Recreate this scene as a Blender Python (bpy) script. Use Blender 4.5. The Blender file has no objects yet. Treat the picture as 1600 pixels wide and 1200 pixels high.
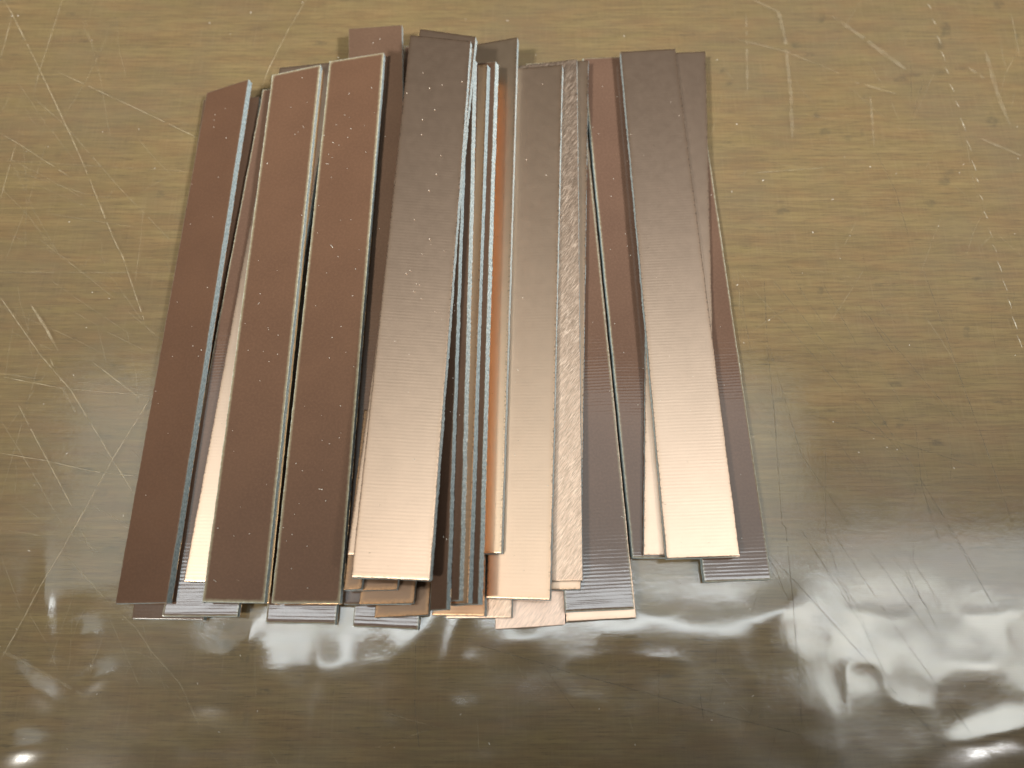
import bpy, math, random
import numpy as np
from mathutils import Vector

random.seed(7)
rng = np.random.default_rng(11)
S = bpy.context.scene
COL = S.collection
MM = 0.001

# ------------------------------------------------------------------ camera
FPX = 1164.0                       # focal length in pixels of the 1600x1200 photograph
PITCH = math.radians(70.8)         # below the horizontal
DIST = 145.5                       # mm from lens to the table along the axis
CAM = np.array([0.0, -DIST * math.cos(PITCH), DIST * math.sin(PITCH)])
FWD = np.array([0.0, math.cos(PITCH), -math.sin(PITCH)])
UPV = np.array([0.0, math.sin(PITCH), math.cos(PITCH)])

cam_data = bpy.data.cameras.new('camera')
cam_data.sensor_width = 36.0
cam_data.lens = FPX / 1600.0 * 36.0
cam_data.clip_start = 0.005
cam_data.clip_end = 50.0
cam = bpy.data.objects.new('camera', cam_data)
COL.objects.link(cam)
cam.location = Vector(CAM * MM)
cam.rotation_euler = (math.pi / 2 - PITCH, 0, 0)
S.camera = cam
cam_data.dof.use_dof = True
cam_data.dof.focus_distance = 0.139
cam_data.dof.aperture_fstop = 14.0


def ray(px, py):
    return FWD + np.array([1.0, 0, 0]) * ((px - 800.0) / FPX) + UPV * (-(py - 600.0) / FPX)


def at(px, py, z=0.0):
    """point (mm) where the line of sight through a photo pixel meets height z"""
    d = ray(px, py)
    t = (z - CAM[2]) / d[2]
    return CAM + d * t


def to_px(x, y, z=0.0):
    d0, d1, d2 = x - CAM[0], y - CAM[1], z - CAM[2]
    dep = d1 * FWD[1] + d2 * FWD[2]
    up = d1 * UPV[1] + d2 * UPV[2]
    return 800.0 + FPX * d0 / dep, 600.0 - FPX * up / dep


# ------------------------------------------------------------------ light
W = bpy.data.worlds.new('World')
S.world = W
W.use_nodes = True
bg = W.node_tree.nodes['Background']
bg.inputs[0].default_value = (1.0, 0.70, 0.42, 1)
bg.inputs[1].default_value = 0.04


def ceiling_lamp(name, x0, y0, x1, y1, height, radiance, colour):
    """ceiling light panel whose mirror image in the table top fills that part of the view"""
    k = 1.0 + height / CAM[2]
    pts = [at(x0, y0), at(x1, y0), at(x1, y1), at(x0, y1)]
    w = [CAM[:2] + (p[:2] - CAM[:2]) * k for p in pts]
    cx = sum(p[0] for p in w) / 4
    cy = sum(p[1] for p in w) / 4
    sx = (abs(w[1][0] - w[0][0]) + abs(w[2][0] - w[3][0])) / 2
    sy = abs(w[0][1] - w[3][1])
    l = bpy.data.lights.new(name, 'AREA')
    l.shape = 'RECTANGLE'
    l.size, l.size_y = sx * MM, sy * MM
    l.color = colour
    l.energy = radiance * math.pi * l.size * l.size_y
    o = bpy.data.objects.new(name, l)
    COL.objects.link(o)
    o.location = (cx * MM, cy * MM, height * MM)
    return o


ceiling_lamp('ceiling_light_panel', 90, 590, 1255, 960, 1200, 1.12, (0.88, 1.0, 1.0))
ceiling_lamp('ceiling_lamp', 340, 912, 1290, 984, 1180, 7.2, (0.90, 0.97, 1.0))
ceiling_lamp('ceiling_light_panel', 1290, 835, 1800, 965, 1190, 2.5, (0.88, 0.96, 1.0))
ceiling_lamp('ceiling_lamp', 1285, 955, 1660, 1105, 1100, 7.0, (0.97, 1.0, 0.95))


def added_spot(name, loc, aim, half, blend, radius, watts, colour):  # added unseen spot: lights the far table, cone edge leaves the near side dark
    l = bpy.data.lights.new(name, 'SPOT')
    l.spot_size = math.radians(2 * half)
    l.spot_blend = blend
    l.shadow_soft_size = radius * MM
    l.color = colour
    l.energy = watts
    o = bpy.data.objects.new(name, l)
    COL.objects.link(o)
    o.location = Vector(loc) * MM
    o.rotation_euler = (Vector(aim) - Vector(loc)).to_track_quat('-Z', 'Y').to_euler()
    return o


added_spot('added_spot_lamp', (-420, -330, 760), (-160, 490, 0), 30.5, 0.30, 55, 43, (1.0, 0.965, 0.88))
added_spot('added_spot_lamp', (520, -300, 760), (75, 520, 0), 27.4, 0.26, 55, 55, (0.99, 0.985, 0.97))

S.view_settings.view_transform = 'Standard'
S.view_settings.look = 'None'
S.view_settings.exposure = 0.0
S.view_settings.gamma = 1.0
S.cycles.max_bounces = 10
S.cycles.transparent_max_bounces = 16
S.cycles.caustics_reflective = True
S.cycles.sample_clamp_indirect = 4.0


# ------------------------------------------------------------------ node helpers
class NT:
    def __init__(self, name):
        self.m = bpy.data.materials.new(name)
        self.m.use_nodes = True
        self.t = self.m.node_tree
        self.t.nodes.clear()
        self.out = self.n('ShaderNodeOutputMaterial')

    def n(self, kind, **kw):
        nd = self.t.nodes.new(kind)
        for k, v in kw.items():
            setattr(nd, k, v)
        return nd

    def put(self, sock, v):
        if hasattr(v, 'is_output'):
            self.t.links.new(v, sock)
        elif isinstance(v, (tuple, list)):
            sock.default_value = tuple(v) + ((1.0,) if len(v) == 3 and len(sock.default_value) == 4 else ())
        else:
            sock.default_value = v

    def math(self, op, a, b=0.0, c=0.0, clamp=False):
        nd = self.n('ShaderNodeMath', operation=op, use_clamp=clamp)
        self.put(nd.inputs[0], a)
        self.put(nd.inputs[1], b)
        self.put(nd.inputs[2], c)
        return nd.outputs[0]

    def mix(self, f, a, b, blend='MIX'):
        nd = self.n('ShaderNodeMix', data_type='RGBA', blend_type=blend)
        self.put(nd.inputs[0], f)
        self.put(nd.inputs[6], a)
        self.put(nd.inputs[7], b)
        return nd.outputs[2]

    def remap(self, v, a, b, c=0.0, d=1.0, smooth=True):
        nd = self.n('ShaderNodeMapRange')
        nd.interpolation_type = 'SMOOTHSTEP' if smooth else 'LINEAR'
        self.put(nd.inputs[0], v)
        for i, q in enumerate((a, b, c, d)):
            self.put(nd.inputs[i + 1], q)
        return nd.outputs[0]

    def noise(self, vec, scale, detail=3.0, rough=0.5, sx=1.0, sy=1.0, sz=1.0, off=(0, 0, 0), distort=0.0):
        mp = self.n('ShaderNodeMapping')
        self.put(mp.inputs[0], vec)
        mp.inputs[1].default_value = off
        mp.inputs[3].default_value = (sx, sy, sz)
        nd = self.n('ShaderNodeTexNoise')
        self.t.links.new(mp.outputs[0], nd.inputs['Vector'])
        nd.inputs['Scale'].default_value = scale
        nd.inputs['Detail'].default_value = detail
        nd.inputs['Roughness'].default_value = rough
        nd.inputs['Distortion'].default_value = distort
        return nd.outputs[0]

    def attr(self, name):
        return self.n('ShaderNodeAttribute', attribute_name=name).outputs['Fac']

    def uv(self):
        return self.n('ShaderNodeUVMap', uv_map='UVMap').outputs[0]

    def bump(self, h, dist, strength=1.0, normal=None):
        nd = self.n('ShaderNodeBump')
        nd.inputs['Strength'].default_value = strength
        nd.inputs['Distance'].default_value = dist
        self.put(nd.inputs['Height'], h)
        if normal is not None:
            self.put(nd.inputs['Normal'], normal)
        return nd.outputs[0]

    def done(self, shader):
        self.t.links.new(shader, self.out.inputs['Surface'])
        return self.m

    def bsdf(self, **kw):
        nd = self.n('ShaderNodeBsdfPrincipled')
        for k, v in kw.items():
            self.put(nd.inputs[k.replace('_', ' ')], v)
        return nd.outputs[0]


# ------------------------------------------------------------------ materials  (UV is in millimetres)
def weave(t, uv, period=0.62):
    sep = t.n('ShaderNodeSeparateXYZ')
    t.put(sep.inputs[0], uv)
    u, v = sep.outputs[0], sep.outputs[1]
    wob = t.noise(uv, 1.0, 2.0, 0.5, 0.22, 0.5)
    vv = t.math('ADD', v, t.math('MULTIPLY', wob, 0.24))
    s1 = t.math('SINE', t.math('MULTIPLY', vv, 2 * math.pi / period))
    s2 = t.math('SINE', t.math('MULTIPLY', u, 2 * math.pi / 0.36))
    am = t.noise(uv, 1.0, 2.0, 0.5, 0.13, 0.9, off=(3, 7, 0))
    a1 = t.remap(am, 0.3, 0.7, 0.25, 1.25)
    return u, v, t.math('ADD', t.math('MULTIPLY', s1, a1), t.math('MULTIPLY', s2, 0.16))


def laminate(name, col, rough, ripple, halo=0.55, halo_w=0.55, spec=0.5):
    t = NT(name)
    uv = t.uv()
    u, v, h = weave(t, uv)
    blot = t.noise(uv, 0.09, 3.0, 0.5)
    c = t.mix(t.remap(blot, 0.3, 0.7), tuple(x * 0.95 for x in col), (col[0] * 1.05, col[1] * 1.05, col[2] * 1.04))
    thr = t.math('MULTIPLY', t.noise(uv, 2.2, 2.0, 0.6, 1.0, 1.0), 1.0)
    c = t.mix(t.remap(thr, 0.35, 0.75, 0.0, 0.22), c, tuple(min(1, x * 1.7) for x in col))
    e = t.attr('edge')
    wv = t.noise(uv, 1.3, 2.0, 0.6)
    ew = t.math('ADD', e, t.math('MULTIPLY', t.math('SUBTRACT', wv, 0.5), 0.35))
    hf = t.remap(ew, 0.02, halo_w, halo, 0.0)
    c = t.mix(hf, c, (0.30, 0.27, 0.18))
    c = t.mix(t.remap(ew, 0.0, 0.13, halo * 1.1, 0.0), c, (0.46, 0.47, 0.40))
    # small scuffs
    sc = t.noise(uv, 0.9, 4.0, 0.7, 0.5, 2.2, off=(31, 4, 0))
    c = t.mix(t.remap(sc, 0.70, 0.78, 0.0, 0.5), c, (0.34, 0.27, 0.2))
    rg = t.math('ADD', t.remap(t.noise(uv, 0.35, 3.0, 0.6), 0.3, 0.7, rough * 0.95, rough * 1.06), t.remap(sc, 0.66, 0.80, 0.0, 0.2))
    nrm = t.bump(h, ripple)
    return t.done(t.bsdf(Base_Color=c, Roughness=rg, IOR=1.5, Normal=nrm, Specular_IOR_Level=spec))


def sawn(name):
    t = NT(name)
    uv = t.uv()
    n1 = t.noise(uv, 1.0, 4.0, 0.7, 3.2, 1.6)
    n2 = t.noise(uv, 1.0, 3.0, 0.6, 9.0, 0.9, off=(5, 9, 0))
    c = t.mix(t.remap(n1, 0.32, 0.66), (0.23, 0.29, 0.30), (0.50, 0.57, 0.57))
    c = t.mix(t.remap(n2, 0.60, 0.76, 0.0, 0.7), c, (0.68, 0.72, 0.70))
    c = t.mix(t.remap(n2, 0.40, 0.25, 0.0, 0.6), c, (0.075, 0.085, 0.09))
    nrm = t.bump(t.math('ADD', n1, n2), 0.00008)
    return t.done(t.bsdf(Base_Color=c, Roughness=0.62, Normal=nrm))


def copper(name, col, rough, ripple, scratch=0.0, tarnish=0.3, aniso=0.0):
    t = NT(name)
    uv = t.uv()
    u, v, h = weave(t, uv)
    blot = t.noise(uv, 0.16, 4.0, 0.6)
    c = t.mix(t.remap(blot, 0.3, 0.72), tuple(x * 0.97 for x in col), tuple(min(1.0, x * 1.02) for x in col))
    e = t.attr('edge')
    n = t.noise(uv, 1.9, 4.0, 0.7)
    # dark oxide bitten into the edges, orange tarnish a little further in
    c = t.mix(t.remap(t.math('ADD', e, t.math('MULTIPLY', n, 0.9)), 0.4, 1.5, tarnish * 0.6, 0.0), c, (0.52, 0.28, 0.12))
    ox = t.math('MULTIPLY', t.remap(n, 0.50, 0.62), t.remap(e, 0.0, 0.5, 1.0, 0.0))
    c = t.mix(t.math('MULTIPLY', ox, 0.85 * min(1, tarnish * 2.2)), c, (0.10, 0.07, 0.05))
    # short dark nicks and dots
    nk = t.noise(uv, 0.8, 3.0, 0.75, 0.7, 1.8, off=(17, 3, 0))
    c = t.mix(t.remap(nk, 0.715, 0.745, 0.0, 0.7), c, (0.12, 0.08, 0.05))
    hb = t.math('MULTIPLY', h, 1.0)
    rg = t.remap(t.noise(uv, 0.5, 4.0, 0.65), 0.3, 0.7, rough * 0.98, rough * 1.02)
    nrm = t.bump(hb, ripple)
    if scratch > 0:
        # criss-cross abrasive scratches, two stretched noises at different angles
        lite = dark = None
        for ang, off in ((57, 2), (43, 12), (66, 33), (50, 51)):
            mp = t.n('ShaderNodeMapping')
            t.put(mp.inputs[0], uv)
            mp.inputs[1].default_value = (off, off * 2, 0)
            mp.inputs[2].default_value = (0, 0, -math.radians(ang))
            s = t.noise(mp.outputs[0], 1.0, 2.0, 0.55, 0.40, 8.0, distort=0.10)
            l = t.remap(s, 0.57, 0.70)
            d = t.remap(s, 0.46, 0.34)
            lite = l if lite is None else t.math('MAXIMUM', lite, l)
            dark = d if dark is None else t.math('MAXIMUM', dark, d)
        patch = t.remap(t.noise(uv, 0.7, 3.0, 0.6, off=(8, 8, 0)), 0.35, 0.65, 0.45, 1.0)
        c = t.mix(t.math('MULTIPLY', dark, 0.55 * scratch), c, tuple(x * 0.36 for x in col))
        c = t.mix(t.math('MULTIPLY', t.math('MULTIPLY', lite, patch), 0.85 * scratch), c, (0.97, 0.80, 0.66))
        rg = t.math('ADD', rg, t.math('MULTIPLY', lite, 0.14))
        nrm = t.bump(t.math('SUBTRACT', lite, dark), 0.0000014, 1.0, nrm)
    return t.done(t.bsdf(Base_Color=c, Metallic=1.0, Roughness=rg, Normal=nrm))


M_MATTE = laminate('brown laminate, dull', (0.099, 0.053, 0.032), 0.44, 0.0000012, 0.75, 0.65, 0.14)
M_DARK = laminate('brown laminate, dark', (0.066, 0.038, 0.025), 0.40, 0.0000012, 0.10, 0.3, 0.15)
M_SATIN = laminate('brown laminate, satin', (0.090, 0.047, 0.028), 0.46, 0.0000012, 0.10, 0.3, 0.22)
M_PLAIN = laminate('brown laminate, plain', (0.100, 0.060, 0.040), 0.20, 0.0000022, 0.10, 0.25, 0.4)
M_GLOSS = laminate('brown laminate, glossy rippled', (0.106, 0.062, 0.043), 0.10, 0.0000020, 0.55, 0.45, 0.85)
M_EDGE = sawn('sawn glass fibre edge')
M_CU = copper('copper foil, dull', (0.82, 0.605, 0.46), 0.375, 0.0000014)
M_CU2 = copper('copper foil, greyer', (0.735, 0.54, 0.40), 0.395, 0.0000012, tarnish=0.4)
M_CUR = copper('copper foil, reddish', (0.72, 0.44, 0.27), 0.42, 0.000003, tarnish=0.45)
M_BRUSH = copper('copper foil, abraded', (0.70, 0.51, 0.385), 0.42, 0.000001, scratch=1.0, tarnish=0.1)
M_SHADED = copper('copper foil, browned', (0.175, 0.11, 0.072), 0.34, 0.000002, tarnish=0.5)  # shade beneath the wide cream strip put into the copper colour
M_BARE = copper('copper foil, bare bright underside', (1.0, 0.62, 0.33), 0.30, 0.000001, tarnish=0.05)
M_SHEEN = copper('copper foil, satin', (0.80, 0.61, 0.44), 0.38, 0.0000018, tarnish=0.4)
M_WORN = copper('copper foil, worn', (0.46, 0.30, 0.195), 0.42, 0.000002, tarnish=0.5)
M_PINK = copper('copper foil, pink and sanded', (0.86, 0.65, 0.53), 0.48, 0.000001, scratch=0.7, tarnish=0.05)


# ------------------------------------------------------------------ mesh helpers
def mesh_object(name, verts, faces, mats, parent=None, fmat=None, uvs=None, edge=None, smooth=None):
    me = bpy.data.meshes.new(name)
    me.from_pydata([tuple(v) for v in verts], [], faces)
    for m in mats:
        me.materials.append(m)
    if fmat is not None:
        me.polygons.foreach_set('material_index', np.array(fmat, dtype=np.int32))
    if uvs is not None:
        ul = me.uv_layers.new(name='UVMap')
        flat = np.array(uvs, dtype=np.float32).reshape(-1)
        ul.data.foreach_set('uv', flat)
    if edge is not None:
        a = me.attributes.new('edge', 'FLOAT', 'POINT')
        a.data.foreach_set('value', np.array(edge, dtype=np.float32))
    if smooth is not None:
        me.polygons.foreach_set('use_smooth', np.array(smooth, dtype=bool))
    me.update()
    o = bpy.data.objects.new(name, me)
    COL.objects.link(o)
    if parent is not None:
        o.parent = parent
    return o


def tag(o, label=None, cat=None, group=None, kind=None):
    if label:
        o['label'] = label
    if cat:
        o['category'] = cat
    if group:
        o['group'] = group
    if kind:
        o['kind'] = kind
    return o


def jagged(n, amp, fine):
    """ragged saw line: slow wander plus fine chipping"""
    a = rng.normal(0, 1, n)
    k = np.ones(9) / 9
    slow = np.convolve(rng.normal(0, 1, n + 40), np.ones(31) / 31, 'same')[20:20 + n] * 3
    mid = np.convolve(rng.normal(0, 1, n + 8), k, 'valid')[:n] * 2.2
    chips = (rng.random(n) > 0.93) * rng.random(n) * 2.2
    return slow * amp + mid * fine + a * fine * 0.45 - chips * fine


def slab(name, q, thick, mat_top, mat_side, parent, rag=0.03, chamfer=0.05, crown=0.0, rim=0.0, uvoff=(0, 0), sag=0.0):
    """board with top corners q = TL, TR, BR, BL (mm), its cut edges ragged; origin at parent's location"""
    TL, TR, BR, BL = [np.array(p, float) for p in q]
    nrm = np.cross(TR - BL, TL - BR)
    nrm = nrm / np.linalg.norm(nrm)
    if nrm[2] < 0:
        nrm = -nrm
    wid = (np.linalg.norm(TR - TL) + np.linalg.norm(BR - BL)) / 2
    lng = (np.linalg.norm(TL - BL) + np.linalg.norm(TR - BR)) / 2
    ins = [0.0, 0.05, 0.16, 0.40, 0.9]
    ins = [d for d in ins if d < wid * 0.4]
    us = [d / wid for d in ins] + [0.5] + [1 - d / wid for d in reversed(ins)]
    endins = [d / lng for d in (0.0, 0.06, 0.2, 0.5, 1.0)]
    mid_n = max(20, int(lng / 0.28))
    vs = endins + list(np.linspace(endins[-1], 1 - endins[-1], mid_n)[1:-1]) + [1 - d for d in reversed(endins)]
    nu, nv = len(us), len(vs)
    jl = jagged(nv, rag * 0.5, rag)
    jr = jagged(nv, rag * 0.5, rag)
    jt = jagged(nu * 6, rag * 0.8, rag * 1.8)[:nu]
    jb = jagged(nu * 6, rag * 0.8, rag * 1.8)[:nu]
    ax = (TR - TL + BR - BL)
    ax /= np.linalg.norm(ax)
    ay = (TL - BL + TR - BR)
    ay /= np.linalg.norm(ay)
    verts, uvv, edge = [], [], []
    for j, v in enumerate(vs):
        for i, u in enumerate(us):
            p = (BL * (1 - u) + BR * u) * (1 - v) + (TL * (1 - u) + TR * u) * v
            du = min(u, 1 - u) * wid
            dv = min(v, 1 - v) * lng
            d = min(du, dv)
            fall = max(0.0, 1 - du / 0.2)
            p = p + ax * ((jl[j] if u < 0.5 else jr[j]) * fall)
            if j == 0:
                p = p + ay * jb[i]
            if j == nv - 1:
                p = p + ay * jt[i]
            p = p - nrm * (chamfer * max(0.0, 1 - d / 0.16) ** 2)
            if sag:
                p = p + nrm * sag * (math.sin(math.pi * v) - 0.5 * math.sin(2.3 * math.pi * v + wid))
            verts.append(p)
            uvv.append((u * wid + uvoff[0], v * lng + uvoff[1]))
            edge.append(d)
    faces, fm, uvs, sm = [], [], [], []

    def idx(i, j):
        return j * nu + i
    for j in range(nv - 1):
        for i in range(nu - 1):
            f = (idx(i, j), idx(i + 1, j), idx(i + 1, j + 1), idx(i, j + 1))
            faces.append(f)
            fm.append(0)
            sm.append(True)
            uvs.extend(uvv[k] for k in f)
    # side walls
    loop = [idx(i, 0) for i in range(nu)] + [idx(nu - 1, j) for j in range(1, nv)] \
        + [idx(i, nv - 1) for i in range(nu - 2, -1, -1)] + [idx(0, j) for j in range(nv - 2, 0, -1)]
    levels = 3 if thick > 0.5 else 1
    prev = loop
    run = 0.0
    n0 = len(loop)
    runs = [0.0]
    for k in range(1, n0 + 1):
        runs.append(runs[-1] + float(np.linalg.norm(verts[loop[k % n0]] - verts[loop[k - 1]])))
    cen = (TL + TR + BR + BL) / 4
    for L in range(1, levels + 1):
        cur = []
        for k, a in enumerate(loop):
            p = verts[a] - nrm * (thick * L / levels)
            out = rng.normal(0, rag * 0.55)
            i, j = a % nu, a // nu
            dirv = (-ax if i == 0 else ax if i == nu - 1 else 0 * ax) + (-ay * 0.5 if j == 0 else ay * 0.5 if j == nv - 1 else 0 * ay)
            p = p + dirv * (out + rim * (L / levels))
            cur.append(len(verts))
            verts.append(p)
            edge.append(0.0)
        for k in range(n0):
            k2 = (k + 1) % n0
            faces.append((prev[k], cur[k], cur[k2], prev[k2]))
            fm.append(1)
            sm.append(False)
            z0, z1 = thick * (L - 1) / levels, thick * L / levels
            uvs.extend([(z0 + uvoff[0], runs[k]), (z1 + uvoff[0], runs[k]), (z1 + uvoff[0], runs[k + 1]), (z0 + uvoff[0], runs[k + 1])])
        prev = cur
    # underside as a strip of quads between the two long bottom edges
    bot = {a: b for a, b in zip(loop, prev)}
    for j in range(nv - 1):
        f = (bot[idx(0, j)], bot[idx(0, j + 1)], bot[idx(nu - 1, j + 1)], bot[idx(nu - 1, j)])
        faces.append(f)
        fm.append(0 if thick < 0.5 else 1)
        sm.append(False)
        uvs.extend([(uvoff[0], runs[min(j, n0)]), (uvoff[0], runs[min(j + 1, n0)]), (uvoff[0] + wid, runs[min(j + 1, n0)]), (uvoff[0] + wid, runs[min(j, n0)])])
    base = np.array(parent.location) / MM if parent else np.zeros(3)
    vv = [(p - base) * MM for p in verts]
    return mesh_object(name, vv, faces, [mat_top, mat_side], parent, fm, uvs, edge, sm), nrm


T_CORE, T_FOIL = 1.33, 0.075
LIFT = 0.12
M_FOILEDGE = copper('copper foil, cut edge', (0.62, 0.36, 0.22), 0.5, 0.000002, tarnish=0.5)


def board(quad, z, up, face, label, burr=0.0, rag=0.03, sag=0.0):
    """one offcut: glass-fibre core with copper foil on one side.  quad in photo pixels, z at TL TR BR BL in mm"""
    if len(z) == 1:
        z = z * 4
    elif len(z) == 2:
        z = (z[0], z[1], z[1], z[0])
    q = [at(px, py, zz + LIFT) for (px, py), zz in zip(quad, z)]
    c = sum(q) / 4
    nrm = np.cross(q[1] - q[3], q[0] - q[2])
    nrm /= np.linalg.norm(nrm)
    if nrm[2] < 0:
        nrm = -nrm
    c = c - nrm * (T_CORE + T_FOIL)
    root = bpy.data.objects.new('circuit_board_strip', None)
    root.empty_display_size = 0.005
    COL.objects.link(root)
    root.location = Vector(c * MM)
    tag(root, label, 'circuit board strip', 'copper clad offcut strips in the pile')
    off = (random.uniform(0, 80), random.uniform(0, 300))
    if up == 'copper':
        slab('copper_foil', q, T_FOIL, face, M_FOILEDGE, root, rag * 0.8, 0.035, uvoff=off, sag=sag)
        q2 = [p - nrm * (T_FOIL + 0.002) for p in q]
        slab('fibreglass_core', q2, T_CORE, M_PLAIN, M_EDGE, root, rag, 0.0, rim=0.05, uvoff=off, sag=sag)
    else:
        slab('fibreglass_core', q, T_CORE, face, M_EDGE, root, rag, 0.04, uvoff=off, rim=0.06, sag=sag)
        q2 = [p - nrm * (T_CORE + 0.002) for p in q]
        q2[1] = q2[1] + np.array([burr, 0, 0])
        q2[2] = q2[2] + np.array([burr, 0, 0])
        slab('copper_foil', q2, T_FOIL, M_BARE, M_FOILEDGE, root, rag * 0.8, 0.0, rim=0.04, uvoff=off, sag=sag)
    return root


# ------------------------------------------------------------------ table top under a clear sheet
X0, X1, Y0, Y1 = -175.0, 175.0, -125.0, 165.0


def grid(nx, ny):
    xs = np.linspace(X0, X1, nx)
    ys = np.linspace(Y0, Y1, ny)
    gx, gy = np.meshgrid(xs, ys)
    return gx.ravel(), gy.ravel()


def grid_faces(nx, ny):
    i = np.arange(nx - 1)
    j = np.arange(ny - 1)
    ii, jj = np.meshgrid(i, j)
    a = (jj * nx + ii).ravel()
    return np.stack([a, a + 1, a + 1 + nx, a + nx], 1)


def fast_mesh(name, co, quads):
    me = bpy.data.meshes.new(name)
    me.vertices.add(len(co))
    me.vertices.foreach_set('co', co.astype(np.float32).ravel())
    me.loops.add(len(quads) * 4)
    me.loops.foreach_set('vertex_index', quads.astype(np.int32).ravel())
    me.polygons.add(len(quads))
    me.polygons.foreach_set('loop_start', np.arange(0, len(quads) * 4, 4, dtype=np.int32))
    me.polygons.foreach_set('loop_total', np.full(len(quads), 4, dtype=np.int32))
    me.update(calc_edges=True)
    return me


def smooth(a, b, x):
    t = np.clip((x - a) / (b - a), 0, 1)
    return t * t * (3 - 2 * t)


SHEET_T = 0.5


def value_noise(x, y, scale, seed):
    r = np.random.default_rng(seed)
    g = r.random((256, 256))
    fx, fy = x / scale + 100.3, y / scale + 100.7
    ix, iy = np.floor(fx).astype(int), np.floor(fy).astype(int)
    tx, ty = fx - ix, fy - iy
    tx, ty = tx * tx * tx * (tx * (tx * 6 - 15) + 10), ty * ty * ty * (ty * (ty * 6 - 15) + 10)
    a, b = g[iy % 256, ix % 256], g[iy % 256, (ix + 1) % 256]
    c, d = g[(iy + 1) % 256, ix % 256], g[(iy + 1) % 256, (ix + 1) % 256]
    return (a * (1 - tx) + b * tx) * (1 - ty) + (c * (1 - tx) + d * tx) * ty - 0.5


def sheet_height(x, y):
    """clear vinyl: flat under the pile, cockled along the near edge (mm)"""
    px, py = to_px(x, y)
    m = smooth(900, 1010, py)
    left = smooth(420, 150, px) * smooth(840, 960, py)
    right = smooth(1230, 1360, px) * smooth(880, 970, py)
    m = np.maximum(m, np.maximum(left, right))
    h = value_noise(x, y, 19.0, 3) * (0.30 - 0.10 * right + 0.2 * left) + value_noise(x, y, 9.5, 4) * (0.15 - 0.04 * right) - np.abs(value_noise(x, y, 7.0, 9)) * 0.16 - np.abs(value_noise(x, y, 17.0, 14)) * 0.30 * right + value_noise(x, y, 3.6, 5) * 0.03
    h = h * m
    # cockles: centre pixel, radii in mm, turn, height
    for cx, cy, ra, rb, ang, amp in COCKLES:
        p = at(cx, cy)
        dx, dy = x - p[0], y - p[1]
        ca, sa = math.cos(math.radians(ang)), math.sin(math.radians(ang))
        u, v = (dx * ca + dy * sa) / ra, (-dx * sa + dy * ca) / rb
        h = h + amp * np.exp(-(u * u + v * v))
    h = h + value_noise(x, y, 40.0, 8) * 0.12
    return h - 0.05


COCKLES = [(510, 1052, 2.6, 4.2, 8, 0.26), (660, 985, 3, 8, -14, 0.36), (712, 985, 1.6, 9, -14, 0.30),
           (612, 1150, 3, 4, 0, 0.21), (820, 1000, 3, 2.6, 20, 0.21), (1010, 975, 9, 4.5, -4, 0.12),
           (1110, 985, 6, 3.6, -8, 0.12), (1216, 955, 5, 3, 20, 0.30), (1400, 1010, 9, 5, -30, 0.12),
           (1530, 1040, 6, 8, 10, 0.14), (130, 995, 3.2, 2.6, 30, 0.27), (70, 960, 1.6, 8, 12, 0.30),
           (55, 1080, 5, 2, -30, 0.27), (150, 1060, 3, 1.6, 30, 0.21), (395, 985, 2.2, 5.5, -6, 0.33),
           (1560, 1150, 8, 2.6, 12, 0.26), (880, 1198, 4, 1.6, 0, 0.08), (740, 1196, 6, 1.8, 5, 0.10), (30, 1170, 4, 2, 5, 0.30)]

nx, ny = 560, 464
gx, gy = grid(nx, ny)
gz = sheet_height(gx, gy)
top = np.stack([gx, gy, gz], 1) * MM
F = grid_faces(nx, ny)
rim = np.concatenate([np.arange(nx), np.arange(1, ny) * nx + nx - 1,
                      (ny - 1) * nx + np.arange(nx - 2, -1, -1), np.arange(ny - 2, 0, -1) * nx])
low = top[rim].copy()
low[:, 2] = -SHEET_T * MM
nr = len(rim)
b0 = len(top)
walls = np.stack([rim, b0 + np.arange(nr), b0 + (np.arange(nr) + 1) % nr, np.roll(rim, -1)], 1)
me = fast_mesh('plastic_sheet', np.concatenate([top, low]), np.concatenate([F, walls]))
me.polygons.foreach_set('use_smooth', np.ones(len(me.polygons), dtype=bool))

t = NT('clear scratched vinyl')
tc = t.n('ShaderNodeTexCoord').outputs['Object']
fr = t.n('ShaderNodeLayerWeight')
mic = t.noise(tc, 900.0, 3.0, 0.6)
fine = t.noise(tc, 5200.0, 2.0, 0.6)
cloud = t.noise(tc, 38.0, 4.0, 0.6)
nb = t.bump(t.math('ADD', mic, t.math('MULTIPLY', fine, 0.25)), 0.000008)
t.put(fr.inputs['Normal'], nb)
gl = t.n('ShaderNodeBsdfGlossy')
t.put(gl.inputs['Roughness'], t.remap(cloud, 0.3, 0.7, 0.085, 0.17))
t.put(gl.inputs['Normal'], nb)
tr = t.n('ShaderNodeBsdfTransparent')
tr.inputs[0].default_value = (0.985, 0.98, 0.955, 1)
mx = t.n('ShaderNodeMixShader')
schlick = t.math('ADD', 0.04, t.math('MULTIPLY', 0.96, t.math('POWER', fr.outputs['Facing'], 5.0)))
t.put(mx.inputs[0], t.math('MULTIPLY', schlick, 2.8, clamp=True))
t.t.links.new(tr.outputs[0], mx.inputs[1])
t.t.links.new(gl.outputs[0], mx.inputs[2])
M_VINYL = t.done(mx.outputs[0])
me.materials.append(M_VINYL)
sheet = bpy.data.objects.new('plastic_sheet', me)
COL.objects.link(sheet)
tag(sheet, 'clear scratched plastic sheet covering the table, cockled and shining along its near side', 'plastic sheet')

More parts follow.
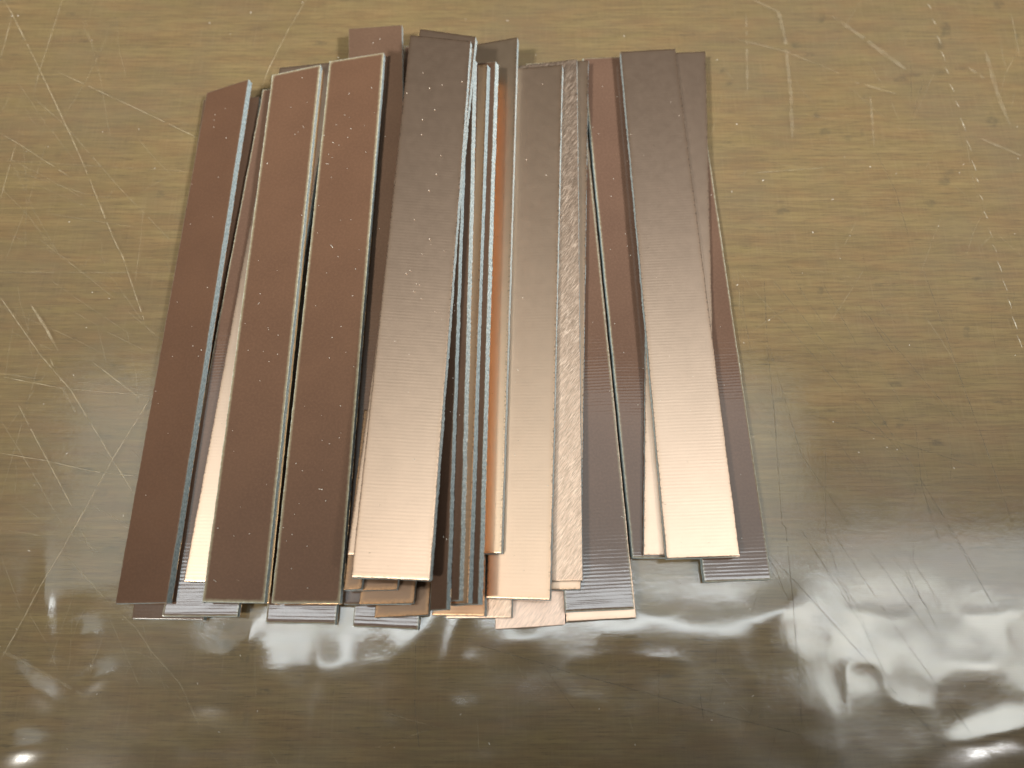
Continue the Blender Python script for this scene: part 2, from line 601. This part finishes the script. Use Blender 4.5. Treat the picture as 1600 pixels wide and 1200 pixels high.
# ---- scratches in the sheet: (points in photo pixels, width mm, strength)
PALE = [
    ([(6, 0), (19, 22), (62, 109), (109, 209), (134, 266), (178, 375), (191, 400), (225, 500)], .20, .34),
    ([(97, 0), (62, 109), (53, 141)], .16, .30), ([(19, 23), (0, 94)], .16, .28), ([(8, 40), (26, 5)], .12, .2),
    ([(90, 112), (125, 128), (219, 172), (308, 215)], .18, .30), ([(53, 153), (103, 197), (187, 294), (266, 375)], .18, .22),
    ([(0, 208), (25, 222), (78, 256), (112, 278)], .14, .26), ([(25, 222), (0, 312)], .16, .28),
    ([(25, 267), (134, 303), (187, 312)], .14, .24), ([(0, 250), (297, 268)], .12, .18), ([(78, 334), (219, 356)], .14, .18),
    ([(478, 0), (450, 47), (419, 109), (409, 137)], .16, .26), ([(219, 300), (268, 272)], .12, .14),
    ([(0, 464), (64, 556), (110, 609), (174, 715), (209, 772)], .20, .30), ([(48, 476), (70, 510), (90, 547)], .42, .30),
    ([(78, 561), (85, 575)], .4, .3), ([(234, 623), (177, 715), (120, 818), (50, 940), (0, 1031)], .20, .30),
    ([(0, 588), (99, 607), (234, 618)], .16, .3), ([(106, 595), (234, 609)], .14, .22), ([(0, 583), (60, 592)], .3, .2),
    ([(0, 708), (74, 720), (142, 736), (212, 744)], .16, .3), ([(28, 632), (74, 720), (113, 793)], .2, .26),
    ([(0, 655), (35, 712), (96, 818)], .18, .24), ([(145, 566), (220, 623)], .16, .28), ([(0, 425), (250, 426)], .2, .16),
    ([(74, 520), (0, 780)], .14, .16), ([(28, 786), (64, 812)], .16, .16),
    ([(103, 869), (175, 947), (212, 981), (237, 1019), (281, 1069), (312, 1137)], .2, .22), ([(125, 825), (147, 869)], .16, .22),
    ([(0, 1016), (47, 1040), (131, 1087)], .5, .2), ([(10, 828), (70, 838)], .2, .2), ([(96, 605), (122, 650)], .5, .18),
    ([(1178, 0), (1216, 18), (1227, 62), (1236, 150), (1238, 215)], .8, .14), ([(1300, 25), (1350, 60), (1415, 108)], 1.1, .16),
    ([(1148, 60), (1235, 82), (1262, 95)], .6, .12), ([(1335, 128), (1402, 147)], .6, .12), ([(1513, 105), (1538, 122)], 1.1, .2),
    ([(1540, 80), (1560, 150), (1578, 195)], .9, .14), ([(1580, 20), (1594, 90)], .3, .14), 
    ([(1166, 20), (1168, 140)], .5, .1),  ([(1180, 270), (1290, 262)], .3, .1),
    ([(1360, 150), (1366, 230)], .5, .12), ([(1530, 215), (1600, 245)], .5, .12),
    ([(420, 1170), (436, 1195)], .12, .3), ([(746, 1120), (748, 1180)], .12, .15),
]
DASH = [(1450, 0), (1464, 47), (1484, 125), (1500, 175), (1519, 244), (1531, 297), (1544, 350), (1558, 400), (1574, 457), (1597, 545)]
DARK = [
    ([(1206, 435), (1298, 549), (1362, 627), (1408, 701), (1470, 800), (1530, 900)], .13, .34),
    ([(1443, 421), (1468, 492), (1500, 588), (1542, 704), (1585, 825)], .14, .42),
    ([(1284, 439), (1341, 542)], .12, .34), ([(1194, 435), (1199, 542), (1210, 648), (1222, 818), (1228, 825), (1237, 919), (1244, 1006), (1253, 1137)], .15, .40),
    ([(1199, 531), (1252, 711), (1330, 825)], .12, .3), ([(1369, 464), (1401, 506)], .12, .3), ([(1337, 471), (1412, 556), (1507, 669)], .12, .32),
    ([(1266, 648), (1348, 672), (1436, 701), (1530, 730)], .12, .26), ([(1203, 866), (1290, 960), (1381, 1062), (1480, 1170)], .13, .34),
    ([(1250, 825), (1350, 981), (1400, 1090)], .11, .25), ([(740, 1006), (878, 1045)], .13, .34), ([(847, 1037), (900, 1112)], .12, .34),
    ([(850, 1040), (1006, 1081), (1131, 1119), (1260, 1150)], .14, .34), ([(1368, 235), (1400, 300), (1420, 370)], .12, .32),
    ([(1423, 100), (1424, 160)], .1, .26), ([(1444, 122), (1432, 160), (1424, 190)], .1, .28), ([(1130, 400), (1160, 470), (1175, 560)], .1, .2),
    ([(1205, 480), (1310, 600), (1420, 720)], .11, .24), ([(1290, 700), (1290, 830), (1310, 900)], .1, .22), ([(1430, 660), (1440, 760), (1470, 850)], .1, .22),
    ([(650, 1000), (648, 1100), (655, 1170)], .12, .28), ([(1030, 1020), (1028, 1150)], .1, .2), ([(1090, 1060), (1100, 1130)], .12, .2),
    ([(1360, 860), (1460, 1000)], .1, .24), ([(1300, 830), (1420, 1010), (1520, 1150)], .1, .22), ([(1480, 820), (1560, 960)], .1, .2),
]


def ribbon(vs, fs, pts, width, breaks=0.0):
    dens = []
    for (a, b) in zip(pts[:-1], pts[1:]):
        L = math.hypot(b[0] - a[0], b[1] - a[1])
        n = max(2, int(L / 7))
        for k in range(n):
            dens.append((a[0] + (b[0] - a[0]) * k / n, a[1] + (b[1] - a[1]) * k / n))
    dens.append(pts[-1])
    P = [at(x, y)[:2] for x, y in dens]
    last = None
    for i, p in enumerate(P):
        d = P[min(i + 1, len(P) - 1)] - P[max(i - 1, 0)]
        d = d / (np.linalg.norm(d) + 1e-9)
        nn = np.array([-d[1], d[0]])
        end = min(1.0, 0.25 + min(i, len(P) - 1 - i) * 0.35)
        w = width * 0.5 * end * random.uniform(0.65, 1.25)
        p = p + nn * random.uniform(-0.03, 0.03)
        l, r = p + nn * w, p - nn * w
        k = len(vs)
        for s in (l, r):
            vs.append((s[0] * MM, s[1] * MM, (float(sheet_height(s[0:1], s[1:2])[0]) + 0.025) * MM))
        if last is not None and random.random() >= breaks:
            fs.append((last, last + 1, k + 1, k))
        last = k


def scratch_material(name, col, strength):
    t = NT(name)
    tc = t.n('ShaderNodeTexCoord').outputs['Object']
    n = t.noise(tc, 420.0, 4.0, 0.75)
    f = t.remap(n, 0.32, 0.72, strength * 0.15, strength * 1.35)
    df = t.bsdf(Base_Color=col, Roughness=0.6)
    tr = t.n('ShaderNodeBsdfTransparent')
    mx = t.n('ShaderNodeMixShader')
    t.put(mx.inputs[0], f)
    t.t.links.new(tr.outputs[0], mx.inputs[1])
    t.t.links.new(df, mx.inputs[2])
    return t.done(mx.outputs[0])


def lines_object(name, entries, mat, breaks=0.0):
    vs, fs = [], []
    for pts, w, s in entries:
        ribbon(vs, fs, pts, w, breaks)
    o = mesh_object(name, vs, fs, [mat], sheet)
    o['kind'] = 'stuff'
    return o


def rand_lines(n, x0, x1, y0, y1, a0, a1, l0, l1):
    out = []
    for _ in range(n):
        x, y = random.uniform(x0, x1), random.uniform(y0, y1)
        a = math.radians(random.uniform(a0, a1))
        L = random.uniform(l0, l1)
        bend = random.uniform(-6, 6)
        mx_, my_ = x + math.cos(a) * L / 2 + bend, y + math.sin(a) * L / 2
        out.append(([(x, y), (mx_, my_), (x + math.cos(a) * L, y + math.sin(a) * L)], random.uniform(.06, .13), .2))
    return out


strong = [e for e in PALE if e[2] >= .26]
smear = [e for e in PALE if e[2] < .26 and e[1] >= .5]
weak = [e for e in PALE if e[2] < .26 and e[1] < .5]
weak += rand_lines(60, -20, 260, 0, 1000, 20, 130, 40, 200) + rand_lines(40, 1100, 1600, 0, 500, 10, 150, 20, 120) \
    + rand_lines(26, 0, 1300, 1000, 1200, 10, 170, 20, 130)
lines_object('scratch_marks', strong, scratch_material('scratch, whitened', (0.50, 0.43, 0.30), .36), .03)
lines_object('scratch_marks', weak, scratch_material('scratch, faint', (0.50, 0.44, 0.31), .15), .05)
lines_object('scratch_marks', smear, scratch_material('scuff, broad and faint', (0.52, 0.46, 0.34), .11), .08)
lines_object('scratch_marks', DARK + rand_lines(9, 1180, 1560, 400, 1050, 48, 66, 50, 190), scratch_material('scratch, filled with dirt', (0.05, 0.048, 0.04), .42), .04)
lines_object('scratch_marks', rand_lines(34, 1120, 1590, 380, 1180, 46, 110, 30, 150), scratch_material('scratch, faint dirt', (0.06, 0.055, 0.045), .17), .05)
dash = []
for (a, b) in zip(DASH[:-1], DASH[1:]):
    L = math.hypot(b[0] - a[0], b[1] - a[1])
    n = max(1, int(L / 24))
    for k in range(n):
        s, e = (k + .25) / n, (k + .25 + random.uniform(.35, .7)) / n
        e = min(e, (k + 1) / n)
        p = (a[0] + (b[0] - a[0]) * s - 2, a[1] + (b[1] - a[1]) * s)
        m = (a[0] + (b[0] - a[0]) * (s + e) / 2, a[1] + (b[1] - a[1]) * (s + e) / 2)
        q = (a[0] + (b[0] - a[0]) * e + 1, a[1] + (b[1] - a[1]) * e)
        dash.append(([p, m, q], .15, .7))
lines_object('scratch_marks', dash, scratch_material('scratch, chattering', (0.66, 0.62, 0.50), .60))

# ---- the table itself
nx, ny = 760, 630
gx, gy = grid(nx, ny)
px, py = to_px(gx, gy, -SHEET_T)
stain = np.zeros(len(gx))
SPOTS = [(1371, 665, 8, 4), (1406, 664, 8, 4), (1384, 660, 5, 4), (1454, 796, 9, 6), (1528, 435, 7, 4), (1282, 453, 6, 8), (1512, 520, 5, 10),
         (1551, 186, 9, 12), (1562, 5, 9, 6), (1284, 27, 7, 7), (1245, 69, 7, 5), (1265, 84, 9, 3), (1408, 123, 13, 5), (1425, 116, 16, 2.5),
         (1470, 112, 14, 3), (1503, 106, 14, 2.5), (1278, 180, 5, 5), (1290, 206, 9, 6), (1348, 205, 4, 5), (1326, 214, 7, 3), (1223, 330, 11, 5),
         (1456, 317, 9, 7), (1487, 267, 9, 4), (1478, 282, 10, 6), (1131, 109, 6, 4), (1140, 128, 6, 4), (1469, 69, 8, 6), (1478, 45, 7, 12),
         (1318, 1197, 19, 14), (116, 890, 6, 4), (170, 858, 18, 4), (415, 1081, 9, 4), (384, 1122, 6, 9), (184, 573, 16, 6), (190, 590, 12, 4),
         (215, 625, 5, 3), (160, 682, 10, 4), (160, 770, 8, 4), (130, 735, 18, 5), (1117, 1032, 4, 3), (1040, 1055, 13, 6), (248, 515, 8, 4),
         (1290, 1024, 14, 5), (1465, 692, 9, 6), (1298, 640, 12, 3), (1400, 600, 16, 3), (1210, 560, 16, 3), (1150, 475, 6, 3), (1316, 483, 7, 3),
         (1374, 444, 8, 3), (1590, 55, 6, 5), (1352, 150, 4, 3), (1225, 60, 4, 3), (230, 940, 5, 3), (520, 1080, 6, 4), (560, 1140, 8, 4),
         (110, 20, 8, 4), (150, 88, 7, 3), (400, 45, 12, 3), (500, 66, 10, 3), (250, 300, 6, 3), (90, 240, 6, 4), (130, 62, 8, 3),
         (410, 1080, 10, 4), (1010, 1005, 10, 5), (880, 1080, 8, 3), (910, 1130, 6, 3), (1095, 1090, 6, 3), (1190, 1120, 5, 3)]
for cx, cy, ra, rb in SPOTS:
    u, v = (px - cx) / ra, (py - cy) / rb
    w = value_noise(gx, gy, 0.9, int(cx)) * 1.3 + value_noise(gx, gy, 2.2, int(cy)) * 0.8
    stain = np.maximum(stain, smooth(1.5, 0.25, u * u + v * v + w))
STROKES = [([(312, 976), (345, 1003), (381, 1031)], 7), ([(381, 1031), (398, 1005), (408, 985)], 3), ([(308, 978), (358, 979)], 5)]
for pts, w in STROKES:
    for a, b in zip(pts[:-1], pts[1:]):
        dx, dy = b[0] - a[0], b[1] - a[1]
        tt = np.clip(((px - a[0]) * dx + (py - a[1]) * dy) / (dx * dx + dy * dy), 0, 1)
        d = np.hypot(px - a[0] - tt * dx, py - a[1] - tt * dy) / w
        stain = np.maximum(stain, smooth(1.5, 0.2, d + value_noise(gx, gy, 0.8, 77) * 1.5))
co = np.stack([gx, gy, np.full(len(gx), -SHEET_T - 0.25)], 1) * MM
F = grid_faces(nx, ny)
rim = np.concatenate([np.arange(nx), np.arange(1, ny) * nx + nx - 1, (ny - 1) * nx + np.arange(nx - 2, -1, -1), np.arange(ny - 2, 0, -1) * nx])
low = co[rim].copy()
low[:, 2] -= 18 * MM
nr, b0 = len(rim), len(co)
walls = np.stack([rim, b0 + np.arange(nr), b0 + (np.arange(nr) + 1) % nr, np.roll(rim, -1)], 1)
me = fast_mesh('table_top', np.concatenate([co, low]), np.concatenate([F, walls]))
a = me.attributes.new('stain', 'FLOAT', 'POINT')
a.data.foreach_set('value', np.concatenate([stain, np.zeros(nr)]).astype(np.float32))

t = NT('worn wood grain')
tc = t.n('ShaderNodeTexCoord').outputs['Object']
g1 = t.noise(tc, 1.0, 5.0, 0.65, 22, 240, 1)
g2 = t.noise(tc, 1.0, 4.0, 0.65, 90, 1900, 1, off=(3, 5, 0))
g3 = t.noise(tc, 1.0, 3.0, 0.65, 230, 5200, 1, off=(9, 1, 0))
hn = t.noise(tc, 1.0, 4.0, 0.65, 70, 260, 1, off=(4, 4, 0))
bl = t.noise(tc, 26.0, 5.0, 0.65, off=(1.3, 2.2, 0))
vt = t.noise(tc, 1.0, 3.0, 0.6, 3200, 110, 1)
c = t.mix(t.remap(g1, 0.10, 0.90), (0.171, 0.122, 0.059), (0.245, 0.182, 0.088))
c = t.mix(t.remap(g2, 0.40, 0.62, 0.46, 0.0), c, (0.114, 0.080, 0.046))
c = t.mix(t.remap(g3, 0.46, 0.30, 0.0, 0.62), c, (0.072, 0.056, 0.038))
c = t.mix(t.remap(g3, 0.58, 0.78, 0.0, 0.34), c, (0.305, 0.238, 0.139))
c = t.mix(t.remap(bl, 0.38, 0.72, 0.0, 0.50), c, (0.145, 0.114, 0.075))
c = t.mix(t.remap(vt, 0.52, 0.80, 0.0, 0.20), c, (0.274, 0.215, 0.139))
c = t.mix(t.remap(vt, 0.46, 0.24, 0.0, 0.20), c, (0.092, 0.069, 0.045))
dk = t.noise(tc, 1.0, 4.0, 0.7, 110, 520, 1, off=(6, 8, 0))
c = t.mix(t.remap(dk, 0.62, 0.76, 0.0, 0.5), c, (0.061, 0.054, 0.041))
c = t.mix(t.remap(hn, 0.42, 0.66, 0.0, 0.38), c, (1.08, 0.90, 0.92), 'MULTIPLY')
c = t.mix(t.remap(hn, 0.46, 0.30, 0.0, 0.30), c, (0.97, 1.02, 0.90), 'MULTIPLY')
st = t.attr('stain')
sn = t.noise(tc, 900.0, 4.0, 0.7)
c = t.mix(t.math('MULTIPLY', st, t.remap(sn, 0.3, 0.68, 0.05, 0.38)), c, (0.036, 0.040, 0.036))
me.materials.append(t.done(t.bsdf(Base_Color=c, Roughness=0.6, Specular_IOR_Level=0.2, Normal=t.bump(g3, 0.00002))))
table = bpy.data.objects.new('table_top', me)
COL.objects.link(table)
tag(table, 'worn brown wood grain table top seen through the clear plastic sheet', 'table')

# ------------------------------------------------------------------ the pile of strips (lowest first)
B = [
    # ---- left side
    ([(318, 156), (406, 151), (318, 969), (206, 967)], (1.45,), 'brown', M_PLAIN,
     'brown strip almost hidden beneath the leftmost strip, only its lower edge and top corner showing'),
    ([(411, 140), (498, 132), (371, 963), (253, 963)], (3.0, 2.4), 'brown', M_GLOSS,
     'rippled brown strip shining bluish white at its near end, just right of leftmost strip'),
    ([(437, 106), (522, 97), (392, 911), (287, 908)], (4.5, 4.3), 'copper', M_CU,
     'bright cream copper strip showing as a narrow wedge left of the two dull brown strips'),
    ([(323, 145), (388, 124), (260, 942), (180, 943)], (2.6, 5.1), 'brown', M_SATIN,
     'leftmost dark brown strip with slanted top end and pale sawn right edge'),
    ([(509, 113), (594, 106), (524, 975), (415, 973)], (1.45,), 'brown', M_GLOSS,
     'dark brown strip whose near end sticks out below the two dull brown strips'),
    ([(425.5, 117), (501, 101), (413, 942), (316, 940)], (6.0,), 'brown', M_MATTE,
     'dull brown strip with pale edges, the left one of the two lying side by side'),
    ([(515, 96), (600, 82), (531, 943), (424, 943)], (6.0, 6.6), 'brown', M_MATTE,
     'dull brown strip with pale edges, the right one of the two lying side by side'),
    # ---- under and around the big cream strip
    ([(632, 72), (714, 68), (653, 984), (551, 979)], (1.45,), 'brown', M_GLOSS,
     'lowest glossy dark brown strip below the wide cream strip, its near end shining blue'),
    ([(668, 100), (740, 96), (669, 961), (585, 965)], (3.0,), 'copper', M_SHADED,
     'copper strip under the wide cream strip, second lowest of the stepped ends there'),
    ([(545, 45), (628, 39), (641, 943), (537, 944)], (4.5,), 'brown', M_PLAIN,
     'brown strip reaching farthest up, its square top end behind the two dull brown strips'),
    ([(668, 90), (735, 84), (646, 942.5), (561, 944)], (5.95,), 'copper', M_SHADED,
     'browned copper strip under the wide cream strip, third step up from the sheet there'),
    ([(660, 85), (728, 80), (620, 921), (548, 923)], (7.4,), 'copper', M_SHADED,
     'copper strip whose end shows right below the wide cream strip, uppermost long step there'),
    ([(569, 640), (600, 640), (564, 920), (537, 922)], (8.85,), 'copper', M_SHADED,
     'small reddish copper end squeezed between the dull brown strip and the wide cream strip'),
    ([(656, 45), (743, 57), (660, 872), (543, 866)], (11.8, 14.2), 'copper', M_CU,
     'cream copper strip directly under the wide cream strip, peeking out at its top and left'),
    ([(641, 55), (735, 64), (671, 906), (549, 901)], (13.3, 15.7), 'copper', M_CU,
     'wide cream copper strip on top of the pile left of the narrow upturned strips'),
    # ---- lower right pieces
    ([(790, 135), (872, 130), (883, 976), (774, 983)], (1.3,), 'copper', M_PINK,
     'pinkish sanded copper strip whose near end juts out lowest below the greyer cream strip'),
    ([(722, 130), (806, 125), (799, 965), (697, 966)], (1.45, 2.9), 'copper', M_BRUSH,
     'scratched brown copper strip with a shiny dent at its lower right corner'),
    ([(700, 115), (775, 110), (757, 962), (675, 961)], (1.7, 3.7), 'copper', M_WORN,
     'reddish copper strip under the ends of the narrow upturned strips'),
    ([(825, 115), (908, 110), (994, 966), (885, 972)], (1.4,), 'copper', M_CU,
     'cream copper strip under the rippled purple brown strip, only its near edge showing'),
    ([(822, 100), (905, 95), (991, 951), (884, 956)], (2.9,), 'brown', M_GLOSS,
     'purple brown strip with white shining ripples at its near end, right of scratched copper strip'),
    ([(830, 100), (919, 94), (907, 921), (802, 922)], (3.2, 4.5), 'copper', M_CU2,
     'copper strip showing as a thin line right of the scratched copper strip'),
    ([(805, 104), (901, 92), (910, 907), (808, 909)], (4.2, 5.9), 'copper', M_BRUSH,
     'long copper strip scratched all over by abrasive, right of the greyer cream strip'),
    ([(791, 108), (878, 101), (859, 937), (760, 934)], (4.8, 7.3), 'copper', M_CU2,
     'greyer cream copper strip with fine dark scratches, right of the orange glowing strip'),
    ([(728, 72), (808, 58), (783, 864), (690, 866)], (4.6, 7.0), 'copper', M_SHEEN,
     'copper strip glowing orange along its left side, beside the narrow upturned strips'),
    # ---- shingled strips seen almost on edge
    ([(728, 100), (774, 96), (747, 944), (700, 946)], (7.9, 10.9), 'brown', M_DARK,
     'dark strip tilted on edge, next to the orange glowing strip'),
    ([(715, 103), (761, 100), (731, 942), (690, 944)], (8.9, 11.6), 'copper', M_WORN,
     'narrow copper faced strip tilted between two dark strips on edge'),
    ([(700, 97), (740, 92), (717.5, 938), (672, 941)], (9.5, 12.2), 'brown', M_DARK,
     'dark brown tilted strip, left neighbour of the narrow copper faced strip'),
    ([(690, 110), (728, 100), (697.5, 952), (672, 954)], (11.2, 12.7), 'brown', M_DARK,
     'darkest tilted strip right beside the lower right edge of the wide cream strip'),
    # ---- right side
    ([(911, 91), (998, 87), (1094, 872), (989, 871)], (2.2, 1.45), 'brown', M_GLOSS,
     'reddish brown strip between the rippled purple brown strip and the rightmost cream copper strip'),
    ([(1003, 112), (1088, 106), (1205, 905), (1101, 909)], (1.45,), 'brown', M_GLOSS,
     'rightmost purple brown strip, half covered, its near end far right on the sheet'),
    ([(1014, 84), (1102, 80), (1122, 868), (1006, 867)], (2.95,), 'copper', M_CU,
     'copper strip crossed under the rightmost cream strip, its corner showing at upper right'),
    ([(970, 81), (1055, 76), (1156, 869), (1042, 873)], (4.45,), 'copper', M_CU,
     'rightmost cream copper strip on top of the pile, ribbed and bright at its near end'),
]
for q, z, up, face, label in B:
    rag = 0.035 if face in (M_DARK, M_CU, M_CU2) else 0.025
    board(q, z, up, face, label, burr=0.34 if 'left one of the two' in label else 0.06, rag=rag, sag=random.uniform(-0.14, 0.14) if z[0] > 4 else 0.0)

# ------------------------------------------------------------------ saw dust: tiny fibre crumbs on strips and sheet
t = NT('glass fibre crumbs')
M_DUST = t.done(t.bsdf(Base_Color=(0.66, 0.62, 0.54), Roughness=0.55))


def zplane(q, z, u, v):
    if len(z) == 1:
        z = z * 4
    elif len(z) == 2:
        z = (z[0], z[1], z[1], z[0])
    P = [at(px, py, zz + LIFT) for (px, py), zz in zip(q, z)]
    TL, TR, BR, BL = P
    return (BL * (1 - u) + BR * u) * (1 - v) + (TL * (1 - u) + TR * u) * v


vs, fs = [], []


def crumb(p, L, w, ang):
    d = np.array([math.cos(ang), math.sin(ang), random.uniform(-.1, .25)])
    s = np.array([-math.sin(ang), math.cos(ang), 0])
    k = len(vs)
    a0, a1 = p - d * L / 2, p + d * L / 2
    for e in (a0, a1):
        for q in (s * w / 2, -s * w / 2):
            vs.append((e + q) * MM)
    vs.append((p + np.array([0, 0, w * 1.1])) * MM)
    fs.extend([(k, k + 1, k + 4), (k + 1, k + 3, k + 4), (k + 3, k + 2, k + 4), (k + 2, k, k + 4)])


TOPS = [(3, 20), (5, 30), (6, 55), (14, 30), (22, 18), (21, 8), (28, 32), (19, 22), (31, 28), (29, 18), (9, 22), (27, 22), (26, 18), (24, 16)]
for i, n in TOPS:
    q, z = B[i][0], B[i][1]
    for _ in range(n):
        p = zplane(q, z, random.uniform(.03, .97), random.uniform(.02, .98))
        big = random.random() < .10
        L = random.uniform(.30, .75) if big else random.uniform(.07, .24)
        crumb(p + np.array([0, 0, .03]), L, random.uniform(.05, .13) * (1.2 if not big else .8), random.uniform(0, math.pi))
for _ in range(150):
    p = at(random.uniform(-20, 1620), random.uniform(-10, 1200), 0)
    p[2] = float(sheet_height(p[0:1], p[1:2])[0]) + .05
    crumb(p, random.uniform(.08, .4), random.uniform(.05, .13), random.uniform(0, math.pi))
dust = mesh_object('fibre_crumbs', vs, fs, [M_DUST])
tag(dust, 'pale crumbs of glass fibre and saw dust scattered over strips and sheet', 'saw dust', None, 'stuff')
